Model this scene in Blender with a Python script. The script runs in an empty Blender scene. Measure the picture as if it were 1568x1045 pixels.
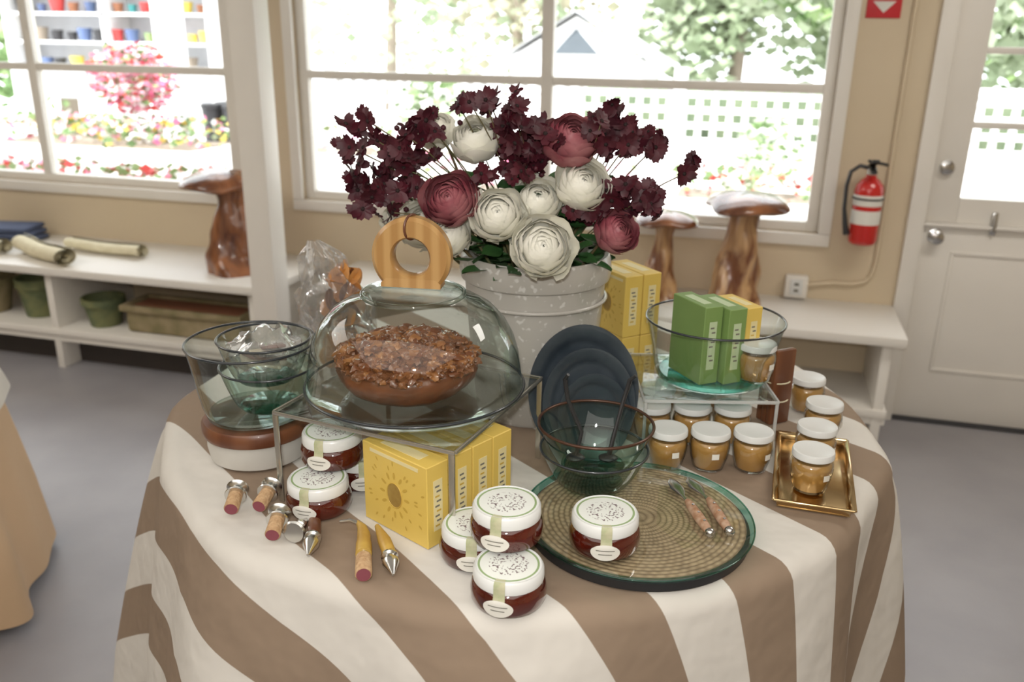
import bpy, bmesh, math, random
from mathutils import Vector, Matrix, noise
R=math.radians
random.seed(7)
TH=R(15.2); CT=math.cos(TH); ST=math.sin(TH)
TZ=0.95
def T(r,f,z=TZ):
    # table layout frame (turned 15 deg from the room axes) -> room coordinates
    return Vector((r*CT-f*ST, r*ST+f*CT, z))
# ------------------------------------------------------------------ materials
def nt(name):
    m=bpy.data.materials.new(name); m.use_nodes=True
    t=m.node_tree; t.nodes.clear()
    o=t.nodes.new('ShaderNodeOutputMaterial')
    return m,t,o
def link(t,a,b): t.links.new(a,b)
def M(name,col,rough=.5,metal=0,col2=None,scale=6,bump=0,bscale=60,coat=0,detail=4,spec=.5,stretch=None,lo=.35,hi=.65,dist=0):
    m,t,o=nt(name); N=t.nodes
    p=N.new('ShaderNodeBsdfPrincipled'); link(t,p.outputs[0],o.inputs[0])
    c4=tuple(col)+(1,)
    p.inputs['Base Color'].default_value=c4
    p.inputs['Roughness'].default_value=rough; p.inputs['Metallic'].default_value=metal
    p.inputs['Coat Weight'].default_value=coat; p.inputs['Coat Roughness'].default_value=.05
    p.inputs['Specular IOR Level'].default_value=spec
    tc=N.new('ShaderNodeTexCoord'); mp=N.new('ShaderNodeMapping'); link(t,tc.outputs['Object'],mp.inputs[0])
    if stretch: mp.inputs['Scale'].default_value=stretch
    if col2 is None: col2=tuple(x*.9 for x in col)
    n=N.new('ShaderNodeTexNoise'); n.inputs['Scale'].default_value=scale; n.inputs['Detail'].default_value=detail; n.inputs['Distortion'].default_value=dist
    link(t,mp.outputs[0],n.inputs['Vector'])
    r=N.new('ShaderNodeValToRGB'); r.color_ramp.elements[0].position=lo; r.color_ramp.elements[1].position=hi
    r.color_ramp.elements[0].color=c4; r.color_ramp.elements[1].color=tuple(col2)+(1,)
    link(t,n.outputs[0],r.inputs[0]); link(t,r.outputs[0],p.inputs['Base Color'])
    if bump:
        n2=N.new('ShaderNodeTexNoise'); n2.inputs['Scale'].default_value=bscale; link(t,mp.outputs[0],n2.inputs['Vector'])
        b=N.new('ShaderNodeBump'); b.inputs['Strength'].default_value=bump; b.inputs['Distance'].default_value=.01
        link(t,n2.outputs[0],b.inputs['Height']); link(t,b.outputs[0],p.inputs['Normal'])
    return m
def G(name,tint,edge,gloss=.9,base=.04,power=4,rough=.02,haze=0):
    m,t,o=nt(name); N=t.nodes
    lw=N.new('ShaderNodeLayerWeight'); lw.inputs[0].default_value=.5
    mx=N.new('ShaderNodeMix'); mx.data_type='RGBA'
    pe=N.new('ShaderNodeMath'); pe.operation='POWER'; pe.inputs[1].default_value=2.2; link(t,lw.outputs['Facing'],pe.inputs[0])
    link(t,pe.outputs[0],mx.inputs['Factor']); mx.inputs['A'].default_value=tuple(tint)+(1,); mx.inputs['B'].default_value=tuple(edge)+(1,)
    tr=N.new('ShaderNodeBsdfTransparent'); link(t,mx.outputs['Result'],tr.inputs[0])
    gl=N.new('ShaderNodeBsdfGlossy'); gl.inputs['Roughness'].default_value=rough
    pw=N.new('ShaderNodeMath'); pw.operation='POWER'; pw.inputs[1].default_value=power; link(t,lw.outputs['Facing'],pw.inputs[0])
    ma=N.new('ShaderNodeMath'); ma.operation='MULTIPLY_ADD'; ma.inputs[1].default_value=gloss-base; ma.inputs[2].default_value=base; link(t,pw.outputs[0],ma.inputs[0])
    ms=N.new('ShaderNodeMixShader'); link(t,ma.outputs[0],ms.inputs[0]); link(t,tr.outputs[0],ms.inputs[1]); link(t,gl.outputs[0],ms.inputs[2])
    last=ms
    if haze:
        df=N.new('ShaderNodeBsdfDiffuse'); df.inputs[0].default_value=(.8,.8,.8,1)
        m2=N.new('ShaderNodeMixShader'); m2.inputs[0].default_value=haze; link(t,ms.outputs[0],m2.inputs[1]); link(t,df.outputs[0],m2.inputs[2]); last=m2
    link(t,last.outputs[0],o.inputs[0])
    return m
def stripes_mat():
    m,t,o=nt('striped_canvas'); N=t.nodes
    p=N.new('ShaderNodeBsdfPrincipled'); link(t,p.outputs[0],o.inputs[0]); p.inputs['Roughness'].default_value=.85; p.inputs['Specular IOR Level'].default_value=.25
    uv=N.new('ShaderNodeUVMap'); sp=N.new('ShaderNodeSeparateXYZ'); link(t,uv.outputs[0],sp.inputs[0])
    mo=N.new('ShaderNodeMath'); mo.operation='FRACT'; link(t,sp.outputs[0],mo.inputs[0])
    r=N.new('ShaderNodeValToRGB'); r.color_ramp.interpolation='LINEAR'
    e=r.color_ramp.elements
    W=(.62,.59,.545,1); Bn=(.265,.195,.14,1)
    e[0].position=0; e[0].color=W; e[1].position=.5; e[1].color=W
    a=e.new(.506); a.color=Bn; b=e.new(.994); b.color=Bn; c=e.new(1); c.color=W
    link(t,mo.outputs[0],r.inputs[0])
    link(t,r.outputs[0],p.inputs['Base Color'])
    n=N.new('ShaderNodeTexNoise'); n.inputs['Scale'].default_value=7; n.inputs['Detail'].default_value=3; tc=N.new('ShaderNodeTexCoord'); link(t,tc.outputs['Object'],n.inputs['Vector'])
    b=N.new('ShaderNodeBump'); b.inputs['Strength'].default_value=.5; b.inputs['Distance'].default_value=.03; link(t,n.outputs[0],b.inputs['Height']); link(t,b.outputs[0],p.inputs['Normal'])
    return m
def lid_mat():
    m,t,o=nt('printed_lid'); N=t.nodes
    p=N.new('ShaderNodeBsdfPrincipled'); link(t,p.outputs[0],o.inputs[0]); p.inputs['Roughness'].default_value=.3
    tc=N.new('ShaderNodeTexCoord'); sp=N.new('ShaderNodeSeparateXYZ'); link(t,tc.outputs['Object'],sp.inputs[0])
    cb=N.new('ShaderNodeCombineXYZ'); link(t,sp.outputs[0],cb.inputs[0]); link(t,sp.outputs[1],cb.inputs[1])
    ln=N.new('ShaderNodeVectorMath'); ln.operation='LENGTH'; link(t,cb.outputs[0],ln.inputs[0])
    sc=N.new('ShaderNodeMath'); sc.operation='MULTIPLY'; sc.inputs[1].default_value=20; link(t,ln.outputs['Value'],sc.inputs[0])
    r=N.new('ShaderNodeValToRGB'); r.color_ramp.interpolation='CONSTANT'; e=r.color_ramp.elements
    e[0].position=0; e[0].color=(0,0,0,1); e[1].position=.12; e[1].color=(1,1,1,1); x=e.new(.56); x.color=(0,0,0,1)
    link(t,sc.outputs[0],r.inputs[0])
    n=N.new('ShaderNodeTexNoise'); n.inputs['Scale'].default_value=220; n.inputs['Detail'].default_value=3; link(t,cb.outputs[0],n.inputs['Vector'])
    r2=N.new('ShaderNodeValToRGB'); r2.color_ramp.interpolation='LINEAR'; r2.color_ramp.elements[0].color=(0,0,0,1); r2.color_ramp.elements[0].position=.55; r2.color_ramp.elements[1].position=.58; r2.color_ramp.elements[1].color=(1,1,1,1)
    link(t,n.outputs[0],r2.inputs[0])
    mu=N.new('ShaderNodeMath'); mu.operation='MULTIPLY'; link(t,r.outputs[0],mu.inputs[0]); link(t,r2.outputs[0],mu.inputs[1])
    r3=N.new('ShaderNodeValToRGB'); r3.color_ramp.interpolation='CONSTANT'; e=r3.color_ramp.elements
    e[0].color=(.74,.76,.72,1); e[1].position=.80; e[1].color=(.27,.37,.18,1); x=e.new(.86); x.color=(.74,.75,.74,1)
    link(t,sc.outputs[0],r3.inputs[0])
    mx=N.new('ShaderNodeMix'); mx.data_type='RGBA'; link(t,mu.outputs[0],mx.inputs['Factor']); link(t,r3.outputs[0],mx.inputs['A']); mx.inputs['B'].default_value=(.17,.12,.13,1)
    link(t,mx.outputs['Result'],p.inputs['Base Color'])
    return m
def wood(name,c1,c2,scale=6,rough=.4,coat=.3,dist=6,stretch=(1,1,.3)):
    m,t,o=nt(name); N=t.nodes
    p=N.new('ShaderNodeBsdfPrincipled'); link(t,p.outputs[0],o.inputs[0]); p.inputs['Roughness'].default_value=rough; p.inputs['Coat Weight'].default_value=coat
    tc=N.new('ShaderNodeTexCoord'); mp=N.new('ShaderNodeMapping'); mp.inputs['Scale'].default_value=stretch; link(t,tc.outputs['Object'],mp.inputs[0])
    w=N.new('ShaderNodeTexWave'); w.inputs['Scale'].default_value=scale; w.inputs['Distortion'].default_value=dist; w.inputs['Detail'].default_value=3; link(t,mp.outputs[0],w.inputs[0])
    r=N.new('ShaderNodeValToRGB'); r.color_ramp.elements[0].color=tuple(c1)+(1,); r.color_ramp.elements[1].color=tuple(c2)+(1,); r.color_ramp.elements[0].position=.2; r.color_ramp.elements[1].position=.85
    link(t,w.outputs[0],r.inputs[0]); link(t,r.outputs[0],p.inputs['Base Color'])
    return m
def weave():
    m,t,o=nt('woven_grass'); N=t.nodes
    p=N.new('ShaderNodeBsdfPrincipled'); link(t,p.outputs[0],o.inputs[0]); p.inputs['Roughness'].default_value=.7
    tc=N.new('ShaderNodeTexCoord')
    sp=N.new('ShaderNodeSeparateXYZ'); link(t,tc.outputs['Object'],sp.inputs[0])
    def mth(op,a,b=None):
        n=N.new('ShaderNodeMath'); n.operation=op
        for i,x in enumerate((a,b)):
            if x is None: continue
            if isinstance(x,(int,float)): n.inputs[i].default_value=x
            else: link(t,x,n.inputs[i])
        return n.outputs[0]
    ang=mth('ARCTAN2',sp.outputs[1],sp.outputs[0])
    ln=N.new('ShaderNodeVectorMath'); ln.operation='LENGTH'; link(t,tc.outputs['Object'],ln.inputs[0])
    ring=mth('MULTIPLY',ln.outputs['Value'],1/.0085)
    k=mth('FLOOR',ring); fr=mth('FRACT',ring)
    h1=mth('SINE',mth('MULTIPLY',fr,math.pi))
    off=mth('MULTIPLY',k,2.9)
    st=mth('SINE',mth('ADD',mth('MULTIPLY',ang,64),off))
    st=mth('ADD',mth('MULTIPLY',st,.5),.5)
    n=N.new('ShaderNodeTexNoise'); n.inputs['Scale'].default_value=45; link(t,tc.outputs['Object'],n.inputs[0])
    a=mth('MULTIPLY',mth('ADD',mth('MULTIPLY',h1,.7),.3),mth('ADD',mth('MULTIPLY',st,.30),mth('MULTIPLY',n.outputs[0],1.0)))
    r=N.new('ShaderNodeValToRGB'); r.color_ramp.elements[0].color=(.13,.085,.04,1); r.color_ramp.elements[1].color=(.50,.38,.23,1); r.color_ramp.elements[0].position=.05; r.color_ramp.elements[1].position=.75
    link(t,a,r.inputs[0]); link(t,r.outputs[0],p.inputs['Base Color'])
    b=N.new('ShaderNodeBump'); b.inputs['Strength'].default_value=.6; b.inputs['Distance'].default_value=.003; link(t,a,b.inputs['Height']); link(t,b.outputs[0],p.inputs['Normal'])
    return m
# ------------------------------------------------------------------ builder
I4=Matrix.Identity(4)
def Tr(x,y,z): return Matrix.Translation((x,y,z))
def Rx(a): return Matrix.Rotation(a,4,'X')
def Ry(a): return Matrix.Rotation(a,4,'Y')
def Rz(a): return Matrix.Rotation(a,4,'Z')
class B:
    def __init__(s): s.v=[]; s.f=[]; s.m=[]; s.mats=[]; s.uv=[]
    def mi(s,mat):
        if mat not in s.mats: s.mats.append(mat)
        return s.mats.index(mat)
    def add(s,vs,fs,mat,X=None,uvs=None):
        o=len(s.v)
        for i,v in enumerate(vs):
            v=Vector(v); s.v.append(X@v if X is not None else v)
            s.uv.append(uvs[i] if uvs else (0,0))
        k=s.mi(mat)
        for f in fs: s.f.append([o+i for i in f]); s.m.append(k)
    def box(s,sx,sy,sz,mat,X=None,bev=0,seg=2):
        bm=bmesh.new(); bmesh.ops.create_cube(bm,size=1); bmesh.ops.scale(bm,vec=(sx,sy,sz),verts=bm.verts)
        if bev: bmesh.ops.bevel(bm,geom=bm.edges[:],offset=bev,segments=seg,affect='EDGES',profile=.5)
        bm.verts.ensure_lookup_table()
        s.add([v.co.copy() for v in bm.verts],[[v.index for v in f.verts] for f in bm.faces],mat,X); bm.free()
    def bx(s,x0,x1,y0,y1,z0,z1,mat,bev=0):
        s.box(x1-x0,y1-y0,z1-z0,mat,Tr((x0+x1)/2,(y0+y1)/2,(z0+z1)/2),bev)
    def lathe(s,prof,mat,X=None,n=48,closed=False,wob=None,post=None):
        vs=[];rings=[]
        for k,(r,z) in enumerate(prof):
            if r<1e-6 and not closed: rings.append([len(vs)]); vs.append((0,0,z))
            else:
                ring=[]
                for i in range(n):
                    a=2*math.pi*i/n; rr=r*(wob(a,z) if wob else 1)
                    ring.append(len(vs)); v=(rr*math.cos(a),rr*math.sin(a),z)
                    vs.append(post(v) if post else v)
                rings.append(ring)
        segs=[(i,i+1) for i in range(len(rings)-1)]
        if closed: segs.append((len(rings)-1,0))
        fs=[]
        for k,(a,b) in enumerate(segs):
            A,Bq=rings[a],rings[b]
            for i in range(n):
                j=(i+1)%n
                if len(A)==1 and len(Bq)==1: continue
                if len(A)==1: fs.append([A[0],Bq[j],Bq[i]])
                elif len(Bq)==1: fs.append([A[i],A[j],Bq[0]])
                else: fs.append([A[i],A[j],Bq[j],Bq[i]])
        s.add(vs,fs,mat,X)
    def torus(s,Rr,r,mat,X=None,n=64,k=10):
        prof=[(Rr+r*math.cos(2*math.pi*i/k), r*math.sin(2*math.pi*i/k)) for i in range(k)]
        s.lathe(prof,mat,X or I4,n=n,closed=True)
    def tube(s,pts,rad,mat,n=8,X=None,closed=False,flat=1):
        pts=[Vector(p) for p in pts]; L=len(pts)
        if not isinstance(rad,(list,tuple)): rad=[rad]*L
        vs=[];fs=[]; up=None
        for i,p in enumerate(pts):
            if closed: d=pts[(i+1)%L]-pts[i-1]
            else: d=pts[min(i+1,L-1)]-pts[max(i-1,0)]
            d.normalize()
            if up is None:
                up=Vector((0,0,1)) if abs(d.z)<.9 else Vector((1,0,0))
            sd=d.cross(up); sd.normalize(); up=sd.cross(d); up.normalize()
            for j in range(n):
                a=2*math.pi*j/n; vs.append(p+sd*math.cos(a)*rad[i]+up*math.sin(a)*rad[i]*flat)
        for i in range(L if closed else L-1):
            i2=(i+1)%L
            for j in range(n):
                j2=(j+1)%n; fs.append([i*n+j,i*n+j2,i2*n+j2,i2*n+j])
        if not closed:
            fs.append(list(range(n))[::-1]); fs.append([(L-1)*n+j for j in range(n)])
        s.add(vs,fs,mat,X)
    def patch(s,fn,nu,nv,mat,X=None,wrap=False):
        vs=[];fs=[]
        cu=nu if wrap else nu+1
        for j in range(nv+1):
            for i in range(cu): vs.append(fn(i/nu,j/nv))
        for j in range(nv):
            for i in range(nu):
                i2=(i+1)%cu if wrap else i+1
                fs.append([j*cu+i,j*cu+i2,(j+1)*cu+i2,(j+1)*cu+i])
        s.add(vs,fs,mat,X)
    def blob(s,r,mat,X=None,sub=2,amp=.2,fr=3,seed=0,sc=(1,1,1)):
        bm=bmesh.new(); bmesh.ops.create_icosphere(bm,subdivisions=sub,radius=1)
        vs=[]
        for v in bm.verts:
            k=1+amp*noise.noise(v.co*fr+Vector((seed*3.1,seed*1.7,seed)))
            vs.append((v.co.x*k*r*sc[0],v.co.y*k*r*sc[1],v.co.z*k*r*sc[2]))
        s.add(vs,[[v.index for v in f.verts] for f in bm.faces],mat,X); bm.free()
    def fin(s,name,loc=(0,0,0),rz=0,smooth=38,rot=None):
        me=bpy.data.meshes.new(name); me.from_pydata([tuple(v) for v in s.v],[],s.f)
        for m in s.mats: me.materials.append(m)
        me.polygons.foreach_set('material_index',s.m)
        me.polygons.foreach_set('use_smooth',[True]*len(s.f))
        if any(u!=(0,0) for u in s.uv):
            ul=me.uv_layers.new(name='UVMap')
            for l in me.loops: ul.data[l.index].uv=s.uv[l.vertex_index]
        me.update()
        if smooth<179: me.set_sharp_from_angle(angle=R(smooth))
        ob=bpy.data.objects.new(name,me); bpy.context.scene.collection.objects.link(ob)
        ob.location=loc; ob.rotation_euler=rot if rot else (0,0,rz)
        return ob
# ------------------------------------------------------------------ material set
m_wall=M('beige_paint',(.64,.535,.385),.6,col2=(.62,.515,.365),scale=2)
m_white=M('white_paint',(.78,.745,.69),.4,col2=(.75,.715,.66),scale=3)
m_ceil=M('ceiling_paint',(.8,.78,.74),.8)
m_floor=M('grey_concrete',(.34,.328,.34),.42,col2=(.285,.275,.29),scale=2.2,detail=8,bump=.05,bscale=30)
m_ext=M('exterior_white',(.85,.85,.85),.6)
m_pave=M('paving',(.75,.73,.70),.8,col2=(.6,.59,.57))
m_leaf=M('garden_leaf',(.12,.22,.08),.6,col2=(.24,.34,.14),scale=3)
m_leaf2=M('tree_leaf',(.34,.42,.27),.7,col2=(.44,.50,.36),scale=.7)
m_leaf3=M('dry_tree_leaf',(.44,.40,.30),.7,col2=(.34,.35,.24),scale=.7)
m_hedge=M('hedge_leaf',(.10,.14,.08),.8,col2=(.16,.2,.12),scale=4)
m_bark=M('bark',(.30,.25,.20),.9)
m_pink=M('pink_petal',(.75,.14,.32),.5,col2=(.8,.4,.5),scale=9)
m_red=M('red_petal',(.6,.06,.06),.5)
m_yel=M('yellow_petal',(.7,.55,.1),.5)
m_terra=M('terracotta',(.36,.15,.08),.8)
m_teal=M('teal_glaze',(.05,.30,.30),.3)
m_blue=M('blue_glaze',(.1,.15,.3),.3)
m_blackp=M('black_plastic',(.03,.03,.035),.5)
m_bench_shade=M('painted_bench_shade',(.05,.04,.035),.6)
m_roof=M('roof_shingle',(.62,.63,.66),.8)
m_gable=M('gable_shutter',(.10,.12,.14),.8)
m_pane=G('window_glass',(.97,.98,.98),(.9,.93,.93),gloss=.5,base=.03)
m_glass=G('clear_glass',(.94,.97,.955),(.42,.54,.49),gloss=.75,base=.05,power=3)
m_green=G('green_glass',(.82,.92,.87),(.22,.42,.35),gloss=.7,base=.05,power=3)
m_teal_g=G('teal_glass_base',(.45,.78,.70),(.12,.42,.36),gloss=.6,base=.06,power=3)
m_acr=G('acrylic',(.95,.965,.96),(.75,.80,.79),gloss=.8,base=.07,power=3)
m_acre=G('acrylic_edge',(.80,.86,.84),(.65,.72,.70),gloss=.5,base=.25,power=3,haze=.35)
m_jarg=G('jar_glass',(.98,.98,.97),(.78,.80,.78),gloss=.8,base=.07,power=2.5)
m_bag=G('cellophane',(.95,.95,.95),(.75,.75,.77),gloss=.9,base=.14,power=1.6,rough=.10,haze=.10)
m_rim=M('dark_rim',(.025,.03,.035),.25,coat=.5)
m_rimc=M('copper_rim',(.085,.04,.025),.3,metal=.4)
m_steel=M('steel',(.6,.6,.6),.2,metal=1)
m_chrome=M('polished_metal',(.72,.72,.70),.22,metal=1)
m_gold=M('gilt_metal',(.68,.50,.27),.16,metal=1,col2=(.58,.42,.22))
m_cloth=stripes_mat()
m_tan=M('tan_cloth',(.60,.42,.27),.8,col2=(.54,.38,.24),scale=2,bump=.3,bscale=6,spec=.2)
m_cer=M('cream_ceramic',(.60,.58,.54),.3,col2=(.54,.52,.48),scale=9,coat=.4)
m_crock=M('speckled_stoneware',(.43,.41,.375),.35,col2=(.60,.59,.56),scale=75,lo=.62,hi=.70,coat=.4,detail=1)
m_wring=wood('oiled_maple',(.36,.19,.06),(.46,.27,.10),scale=12,dist=2)
m_walnut=wood('walnut',(.12,.04,.018),(.17,.062,.026),scale=5,dist=2)
m_burl=M('burl_wood',(.09,.028,.014),.25,col2=(.34,.13,.05),scale=3.2,coat=.5,stretch=(2,2,.8),dist=1.2,lo=.36,hi=.66,detail=6)
m_burl2=M('pale_burl_wood',(.17,.06,.025),.3,col2=(.54,.33,.16),scale=3.4,coat=.4,stretch=(2,2,.8),dist=1.6,lo=.38,hi=.56,detail=6)
m_cake=M('caramel_crumble',(.24,.085,.025),.4,col2=(.13,.042,.014),scale=30,bump=.4,bscale=120,coat=.7)
m_cakel=M('golden_crumble',(.36,.15,.045),.4,col2=(.24,.085,.025),scale=30,coat=.6)
m_crust=M('cake_crust',(.20,.062,.02),.35,col2=(.12,.036,.013),scale=18,bump=.2,coat=.6)
m_lid=lid_mat()
m_lidw=M('white_lid',(.72,.73,.72),.28)
m_jam=M('red_jam',(.042,.005,.003),.05,coat=1,col2=(.085,.009,.004),scale=20)
m_lab=M('paper_label',(.76,.74,.68),.6)
m_ink=M('label_ink',(.18,.17,.14),.6)
m_labg=M('green_label',(.36,.40,.22),.6,col2=(.52,.50,.34),scale=60)
m_honey=M('caramel_cream',(.44,.25,.075),.15,col2=(.34,.18,.045),scale=16,coat=1)
m_by=M('yellow_carton',(.70,.50,.115),.5,col2=(.67,.475,.105))
m_byp=M('yellow_carton_print',(.56,.37,.065),.55)
m_byl=M('pale_yellow_carton',(.76,.66,.36),.55)
m_bg=M('green_carton',(.19,.30,.09),.5,col2=(.17,.27,.08))
m_bgl=M('pale_green_carton',(.50,.60,.38),.5)
m_cork=M('cork',(.55,.37,.21),.85,col2=(.40,.24,.12),scale=120,bump=.3,bscale=200)
m_wine=M('wine_stain',(.24,.06,.08),.8)
m_horn=M('yellow_horn',(.60,.41,.10),.35,col2=(.45,.27,.06),scale=20)
m_hole=M('soap_in_window',(.36,.24,.06),.6,col2=(.28,.17,.04),scale=60)
m_ch=M('spreader_handle',(.34,.17,.09),.5,col2=(.5,.34,.24),scale=90)
m_brz=M('champagne_metal',(.60,.57,.50),.25,metal=.85)
m_dark=M('dark_enamel',(.025,.034,.045),.3,col2=(.048,.06,.072),scale=14,coat=.3)
m_iron=M('black_iron',(.02,.02,.022),.4)
m_weave=weave()
m_rosew=M('cream_petal',(.90,.88,.80),.6,col2=(.84,.82,.71),scale=14)
m_roseg=M('greenish_petal',(.74,.74,.56),.6)
m_rosep=M('mauve_petal',(.27,.045,.07),.5,col2=(.46,.19,.20),scale=16)
m_rosep2=M('dusty_petal',(.42,.16,.17),.5,col2=(.23,.04,.06),scale=16)
m_burg=M('burgundy_petal',(.040,.003,.009),.55,col2=(.080,.006,.015),scale=30)
m_burgc=M('flower_eye',(.015,.004,.004),.8)
m_stem=M('stem',(.13,.14,.06),.6,col2=(.16,.09,.05))
m_fol=M('rose_leaf',(.022,.070,.02),.4,col2=(.04,.11,.03),scale=12)
m_orange=M('dried_orange',(.62,.28,.07),.5,col2=(.40,.15,.035),scale=25)
m_extr=M('extinguisher_red',(.55,.015,.012),.25,coat=.6)
m_signr=M('sign_red',(.6,.03,.04),.4)
m_cream=M('cream_linen',(.74,.68,.50),.8,col2=(.66,.60,.42),scale=20)
m_navy=M('navy_linen',(.07,.09,.16),.8)
m_moss=M('mossy_clay',(.20,.17,.08),.8,col2=(.34,.27,.16),scale=9)
m_moss2=M('mossy_green_clay',(.09,.12,.06),.7,col2=(.20,.21,.09),scale=12)
m_linen=M('white_linen',(.66,.62,.56),.85,bump=.2,bscale=8)

# ------------------------------------------------------------------ room shell
YW=4.15
b=B(); b.bx(-6.2,3.2,-3,YW+.2,-.1,0,m_floor); b.fin('floor')
b=B(); b.bx(-6.2,3.2,-3,YW+.2,2.75,2.85,m_ceil); b.fin('ceiling')
b=B()
y0,y1=YW,YW+.14
for x0,x1,z0,z1 in [(-6.1,-5.15,0,2.75),(-5.15,-2.65,0,.86),(-5.15,-2.65,2.12,2.75),(-2.65,-2.27,0,2.75),(-2.27,.30,0,.86),(-2.27,.30,2.12,2.75),(.30,.735,0,2.75),(.735,1.66,2.05,2.75),(1.66,3.1,0,2.75)]:
    b.bx(x0,x1,y0,y1,z0,z1,m_wall)
b.fin('wall_back')
b=B(); b.bx(-6.2,-6.1,-3,YW+.14,0,2.75,m_wall); b.fin('wall_left')
b=B(); b.bx(3.1,3.2,-3,YW+.14,0,2.75,m_wall); b.fin('wall_right')
b=B(); b.bx(-6.2,3.2,-3.1,-3,0,2.75,m_wall); b.fin('wall_front')
def window(name,x0,x1):
    b=B(); z0,z1=.86,2.12; xm=(x0+x1)/2
    b.bx(x0-.055,x1+.055,YW-.025,YW-.001,z0-.055,z0,m_white,.004)
    b.bx(x0-.055,x1+.055,YW-.025,YW-.001,z1,z1+.08,m_white,.004)
    b.bx(x0-.055,x0,YW-.024,YW-.001,z0+.001,z1-.001,m_white,.003); b.bx(x1,x1+.055,YW-.024,YW-.001,z0+.001,z1-.001,m_white,.003)
    ya,yb=YW+.02,YW+.075
    b.bx(x0+.001,x0+.05,ya,yb,z0+.001,z1-.001,m_white,.003); b.bx(x1-.05,x1-.001,ya,yb,z0+.001,z1-.001,m_white,.003)
    b.bx(x0+.05,x1-.05,ya,yb,z0+.001,z0+.045,m_white,.003); b.bx(x0+.05,x1-.05,ya,yb,z1-.05,z1-.001,m_white,.003)
    b.bx(xm-.028,xm+.028,ya,yb,z0+.045,z1-.05,m_white,.003)
    for xa,xb in((x0+.05,xm-.028),(xm+.028,x1-.05)):
        b.bx(xa,xb,ya+.002,yb-.002,1.47,1.51,m_white,.003)
        for za,zb_ in((z0+.045,1.47),(1.51,z1-.05)): b.bx(xa,xb,YW+.045,YW+.049,za,zb_,m_pane)
    b.fin(name)
window('window_1',-5.15,-2.65); window('window_2',-2.27,.30)
b=B(); X0,X1=.735,1.66; ys,ye=YW+.03,YW+.075
b.bx(X0+.004,.87,ys,ye,.941,2.04,m_white,.003); b.bx(1.53,X1-.004,ys,ye,.941,2.04,m_white,.003)
b.bx(.87,1.53,ys,ye,.941,1.05,m_white); b.bx(.87,1.53,ys,ye,1.96,2.04,m_white)
for xa,xb in((.87,1.186),(1.214,1.53)):
    for z in (1.36,1.66): b.bx(xa,xb,ys+.005,ye-.005,z-.014,z+.014,m_white,.003)
b.bx(1.186,1.214,ys+.005,ye-.005,1.05,1.96,m_white,.003)
b.bx(.87,1.53,ys+.02,ys+.024,1.05,1.96,m_pane)
b.bx(X0+.004,X1-.004,ys,ye,.01,.924,m_white,.003)
b.bx(X0+.004,X1-.004,ys-.03,ye,.925,.94,m_white,.003)
for x0,x1,z0,z1 in [(.87,1.53,.80,.815),(.87,1.53,.25,.265),(.87,.885,.265,.80),(1.515,1.53,.265,.80)]: b.bx(x0,x1,ys-.008,ys+.002,z0,z1,m_white,.003)
def knob(z,r,l):
    b.lathe([(0,0),(r,0),(r,.006),(r*.55,.010),(r*.5,l*.5),(r*.85,l*.65),(r*.9,l*.9),(r*.6,l),(0,l)],m_steel,Tr(.795,ys,z)@Rx(R(90)),n=24)
knob(.88,.032,.06); knob(1.18,.03,.03)
b.bx(1.005,1.03,ys-.02,ys,.90,1.0,m_steel,.006); b.tube([(1.017,ys-.03,.995),(1.017,ys-.035,.96),(1.017,ys-.03,.92)],.008,m_steel)
b.fin('door_1')
b=B(); b.bx(.665,.735,YW-.028,YW-.001,0,2.13,m_white,.004); b.bx(1.66,1.73,YW-.028,YW-.001,0,2.13,m_white,.004); b.bx(.7351,1.6599,YW-.028,YW-.001,2.05,2.13,m_white,.004); b.fin('trim_1')
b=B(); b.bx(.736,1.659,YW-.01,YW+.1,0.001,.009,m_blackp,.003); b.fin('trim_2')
b=B(); b.bx(1.74,3.09,YW-.02,YW-.001,0,.12,m_white,.004); b.fin('baseboard_right')
b=B(); b.bx(-2.115,-1.995,3.33,3.45,0,2.75,m_white,.006); b.bx(-2.13,-1.98,3.315,3.465,0,.1,m_white,.004); b.fin('support_post')
def bench(name,x0,x1,yf,divs,low=.22):
    b=B(); yb=YW-.001
    b.bx(x0,x1,yf,yb,.515,.555,m_white,.004)
    b.bx(x0+.03,x1-.03,yf+.03,yb,low-.035,low,m_white,.004)
    b.bx(x0+.05,x1-.05,yf+.16,yf+.18,.0,low-.036,m_bench_shade)  # dark recessed board, its colour paints the shade under the bench
    b.bx(x0+.03,x1-.03,yf+.045,yf+.06,low-.07,low-.036,m_white)
    for x in divs: b.bx(x-.02,x+.02,yf+.04,yb,0,.514,m_white,.003)
    b.bx(x0+.03,x1-.03,yb-.012,yb-.002,low,.514,m_wall)
    b.fin(name)
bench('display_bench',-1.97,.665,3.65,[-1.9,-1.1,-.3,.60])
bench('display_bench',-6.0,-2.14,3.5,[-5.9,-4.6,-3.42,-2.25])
b=B()
b.lathe([(0,0),(.05,0),(.058,.008),(.06,.02),(.06,.23),(.055,.255),(.035,.28),(.022,.29),(.022,.30),(0,.30)],m_extr,n=32)
b.lathe([(.0605,.09),(.0606,.0901),(.0606,.15),(.0605,.1501)],m_lab,n=32); b.lathe([(.0605,.17),(.0607,.171),(.0607,.215),(.0605,.216)],m_lab,n=32)
b.lathe([(0,.30),(.02,.30),(.02,.33),(.012,.335),(0,.335)],m_steel,n=20)
b.box(.03,.13,.014,m_iron,Tr(0,-.03,.352)@Rx(R(-14)),.004); b.box(.025,.11,.012,m_iron,Tr(0,-.03,.325)@Rx(R(8)),.004)
b.box(.085,.02,.012,m_iron,Tr(.02,-.0,.350)@Ry(R(10)),.004)
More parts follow.
